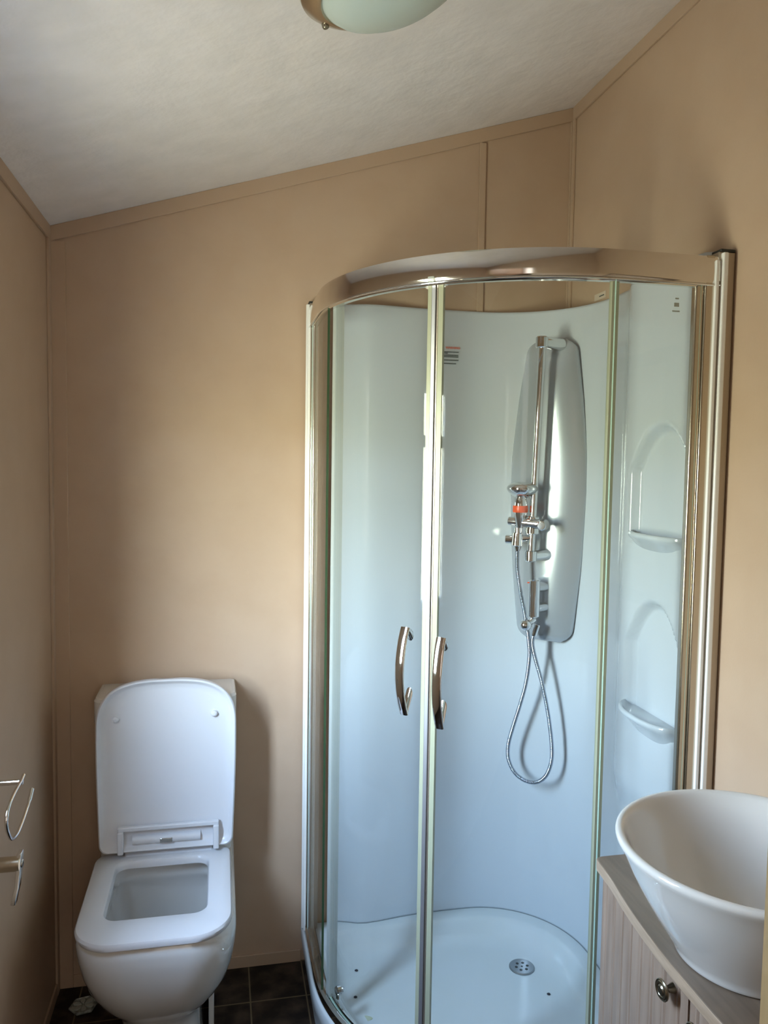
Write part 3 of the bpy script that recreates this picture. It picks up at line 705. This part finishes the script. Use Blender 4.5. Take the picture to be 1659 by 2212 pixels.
ho = bpy.data.objects.new('heading', me); col.objects.link(ho); ho.parent = lb; ho.matrix_parent_inverse = Matrix.Translation(lb.location).inverted(); ho['label'] = 'red heading'
# small pale label on the right wall above the liner
sl = thing('small_wall_label', 'tiny pale label with a dark dash on the tan wall above the shower lining', 'label', (XR - .001, 2.05, 1.975))
link('backing', B(XR - .0012, XR, 2.010, 2.075, 1.962, 1.980), M['label'], sl, smooth=False)
link('print', B(XR - .0016, XR - .001, 2.018, 2.046, 1.969, 1.972), M['ink'], sl, smooth=False)
# ================================================================== VANITY
fr = [(.716, 1.330), (.706, 1.326), (.701, 1.315), (.695, 1.255), (.683, 1.185), (.674, 1.115), (.667, 1.037), (.664, .955), (.663, .885), (.666, .80), (.672, .72), (.682, .64), (.692, .575), (.70, .565), (.716, .56)]
fpath = [(p.x, p.y) for p in catmull([Vector((a, b2, 0)) for a, b2 in fr], 6)]
def offs(path, d):
    P = [Vector(p) for p in path]; out = []
    for i, p in enumerate(P):
        t = (P[min(i + 1, len(P) - 1)] - P[max(i - 1, 0)]).normalized(); out.append((p.x - t.y * d, p.y + t.x * d))
    return out
wt = prism_z(bmesh.new(), [(XR - .002, 1.330)] + fpath + [(XR - .002, .56)], .728, .750)
wt.faces.ensure_lookup_table(); wt.normal_update()
for f in wt.faces:
    if abs(f.normal.z) < .5: f.material_index = 1
wo = link('vanity_worktop', wt, [M['oakH'], M['oakE']], bevel=.002, angle=30)
tag(wo, 'grey-brown wooden worktop with bowed front edge under the round basin', 'worktop')
va = thing('vanity_cabinet', 'narrow grey oak cabinet with bowed grooved doors against the right wall', 'cabinet', (.85, .95, 0))
ins = offs(fpath, .026)
def clampx(p): return (max(p[0], .69), p[1])
link('body', prism_z(bmesh.new(), [(XR - .006, 1.304)] + [(x, min(max(y, .588), 1.304)) for x, y in ins] + [(XR - .006, .588)], .0, .7275), M['oakV'], va, angle=30)
def interp(path, y):
    for (x0, y0), (x1, y1) in zip(path, path[1:]):
        if (y0 - y) * (y1 - y) <= 0 and y0 != y1: return x0 + (x1 - x0) * (y - y0) / (y1 - y0)
    return path[-1][0]
face = offs(fpath, .006)
def door(ya, yb, name='door', lbl=None):
    n = int(abs(yb - ya) / .002); pts = []
    for i in range(n + 1):
        y = ya + (yb - ya) * i / n; x = interp(face, y)
        ph = ((ya - y) % .0405); g = .0028 * math.exp(-((ph - .02) / .0022) ** 2) + .0008 * math.exp(-((ph - .012) / .002) ** 2)
        pts.append((x + g, y))
    back = [(x + .018, y) for x, y in pts[::-1]]
    return link(name, prism_z(bmesh.new(), pts + back, .06, .724), M['oakV'], va, angle=25, label=lbl)
d1 = door(1.300, .973, lbl='far grooved door'); d2 = door(.968, .600, lbl='near grooved door')
def knob(y, z, parent):
    x = interp(face, y); c = Vector((x + .001, y, z)); ax = Vector((-1, -.05, 0))
    bm = lathe(bmesh.new(), [(.008, 0), (.007, .004), (.005, .010), (.006, .015), (.0135, .0175), (.0158, .0195), (.0160, .0215), (.0150, .0225), (.0135, .022), (.0125, .0235), (.0095, .0235), (.0085, .0225), (.006, .0245), (0, .0248)], c, ax, 32)
    return link('knob', bm, M['bronze'], parent, label='round dull pewter knob')
knob(1.013, .711, d1); knob(.930, .703, d2)
# basin on the worktop
bx, by = .795, 1.010
ba = thing('wash_basin', 'round white ceramic countertop basin standing on the wooden worktop', 'basin', (bx, by, .75))
pr = [(.0, .7505), (.104, .7505), (.108, .753), (.1085, .757), (.118, .772), (.134, .796), (.152, .824), (.168, .852), (.181, .878), (.190, .898), (.197, .911), (.2005, .917), (.2015, .9215), (.200, .9255), (.196, .9275), (.191, .9265), (.187, .922), (.184, .915), (.178, .900), (.168, .876), (.153, .848), (.130, .820), (.100, .797), (.065, .783), (.035, .778), (0, .777)]
link('bowl', lathe(bmesh.new(), pr, (bx, by, 0), n=128), M['white'], ba, angle=60)
link('waste', lathe(bmesh.new(), [(.030, .778), (.031, .782), (.027, .785), (.010, .786), (0, .786)], (bx, by, 0)), M['chrome'], ba)
# mirror on the right wall, only its lower far corner is in the picture
mi = thing('wall_mirror', 'brown framed mirror on the right wall, its corner at the picture edge', 'mirror', (XR, 1.03, 1.153))
bm = bmesh.new(); my0, my1, mz0, mz1, fwd = .74, 1.275, 1.153, 1.78, .035
box(bm, XR - .016, XR - .001, my0, my1, mz0, mz0 + fwd); box(bm, XR - .016, XR - .001, my0, my1, mz1 - fwd, mz1)
box(bm, XR - .016, XR - .001, my0, my0 + fwd, mz0 + fwd, mz1 - fwd); box(bm, XR - .016, XR - .001, my1 - fwd, my1, mz0 + fwd, mz1 - fwd)
link('frame', bm, M['brown'], mi, bevel=.002)
link('glass', B(XR - .010, XR - .006, my0 + fwd, my1 - fwd, mz0 + fwd, mz1 - fwd), M['mirror'], mi, smooth=False)
# children of mesh parts whose own parent is an offset Empty: keep everything in world coordinates
bpy.context.view_layer.update()
for o in list(scene.objects):
    if o.parent and o.parent.type == 'MESH': o.matrix_parent_inverse = o.parent.matrix_world.inverted()
bpy.context.view_layer.update()
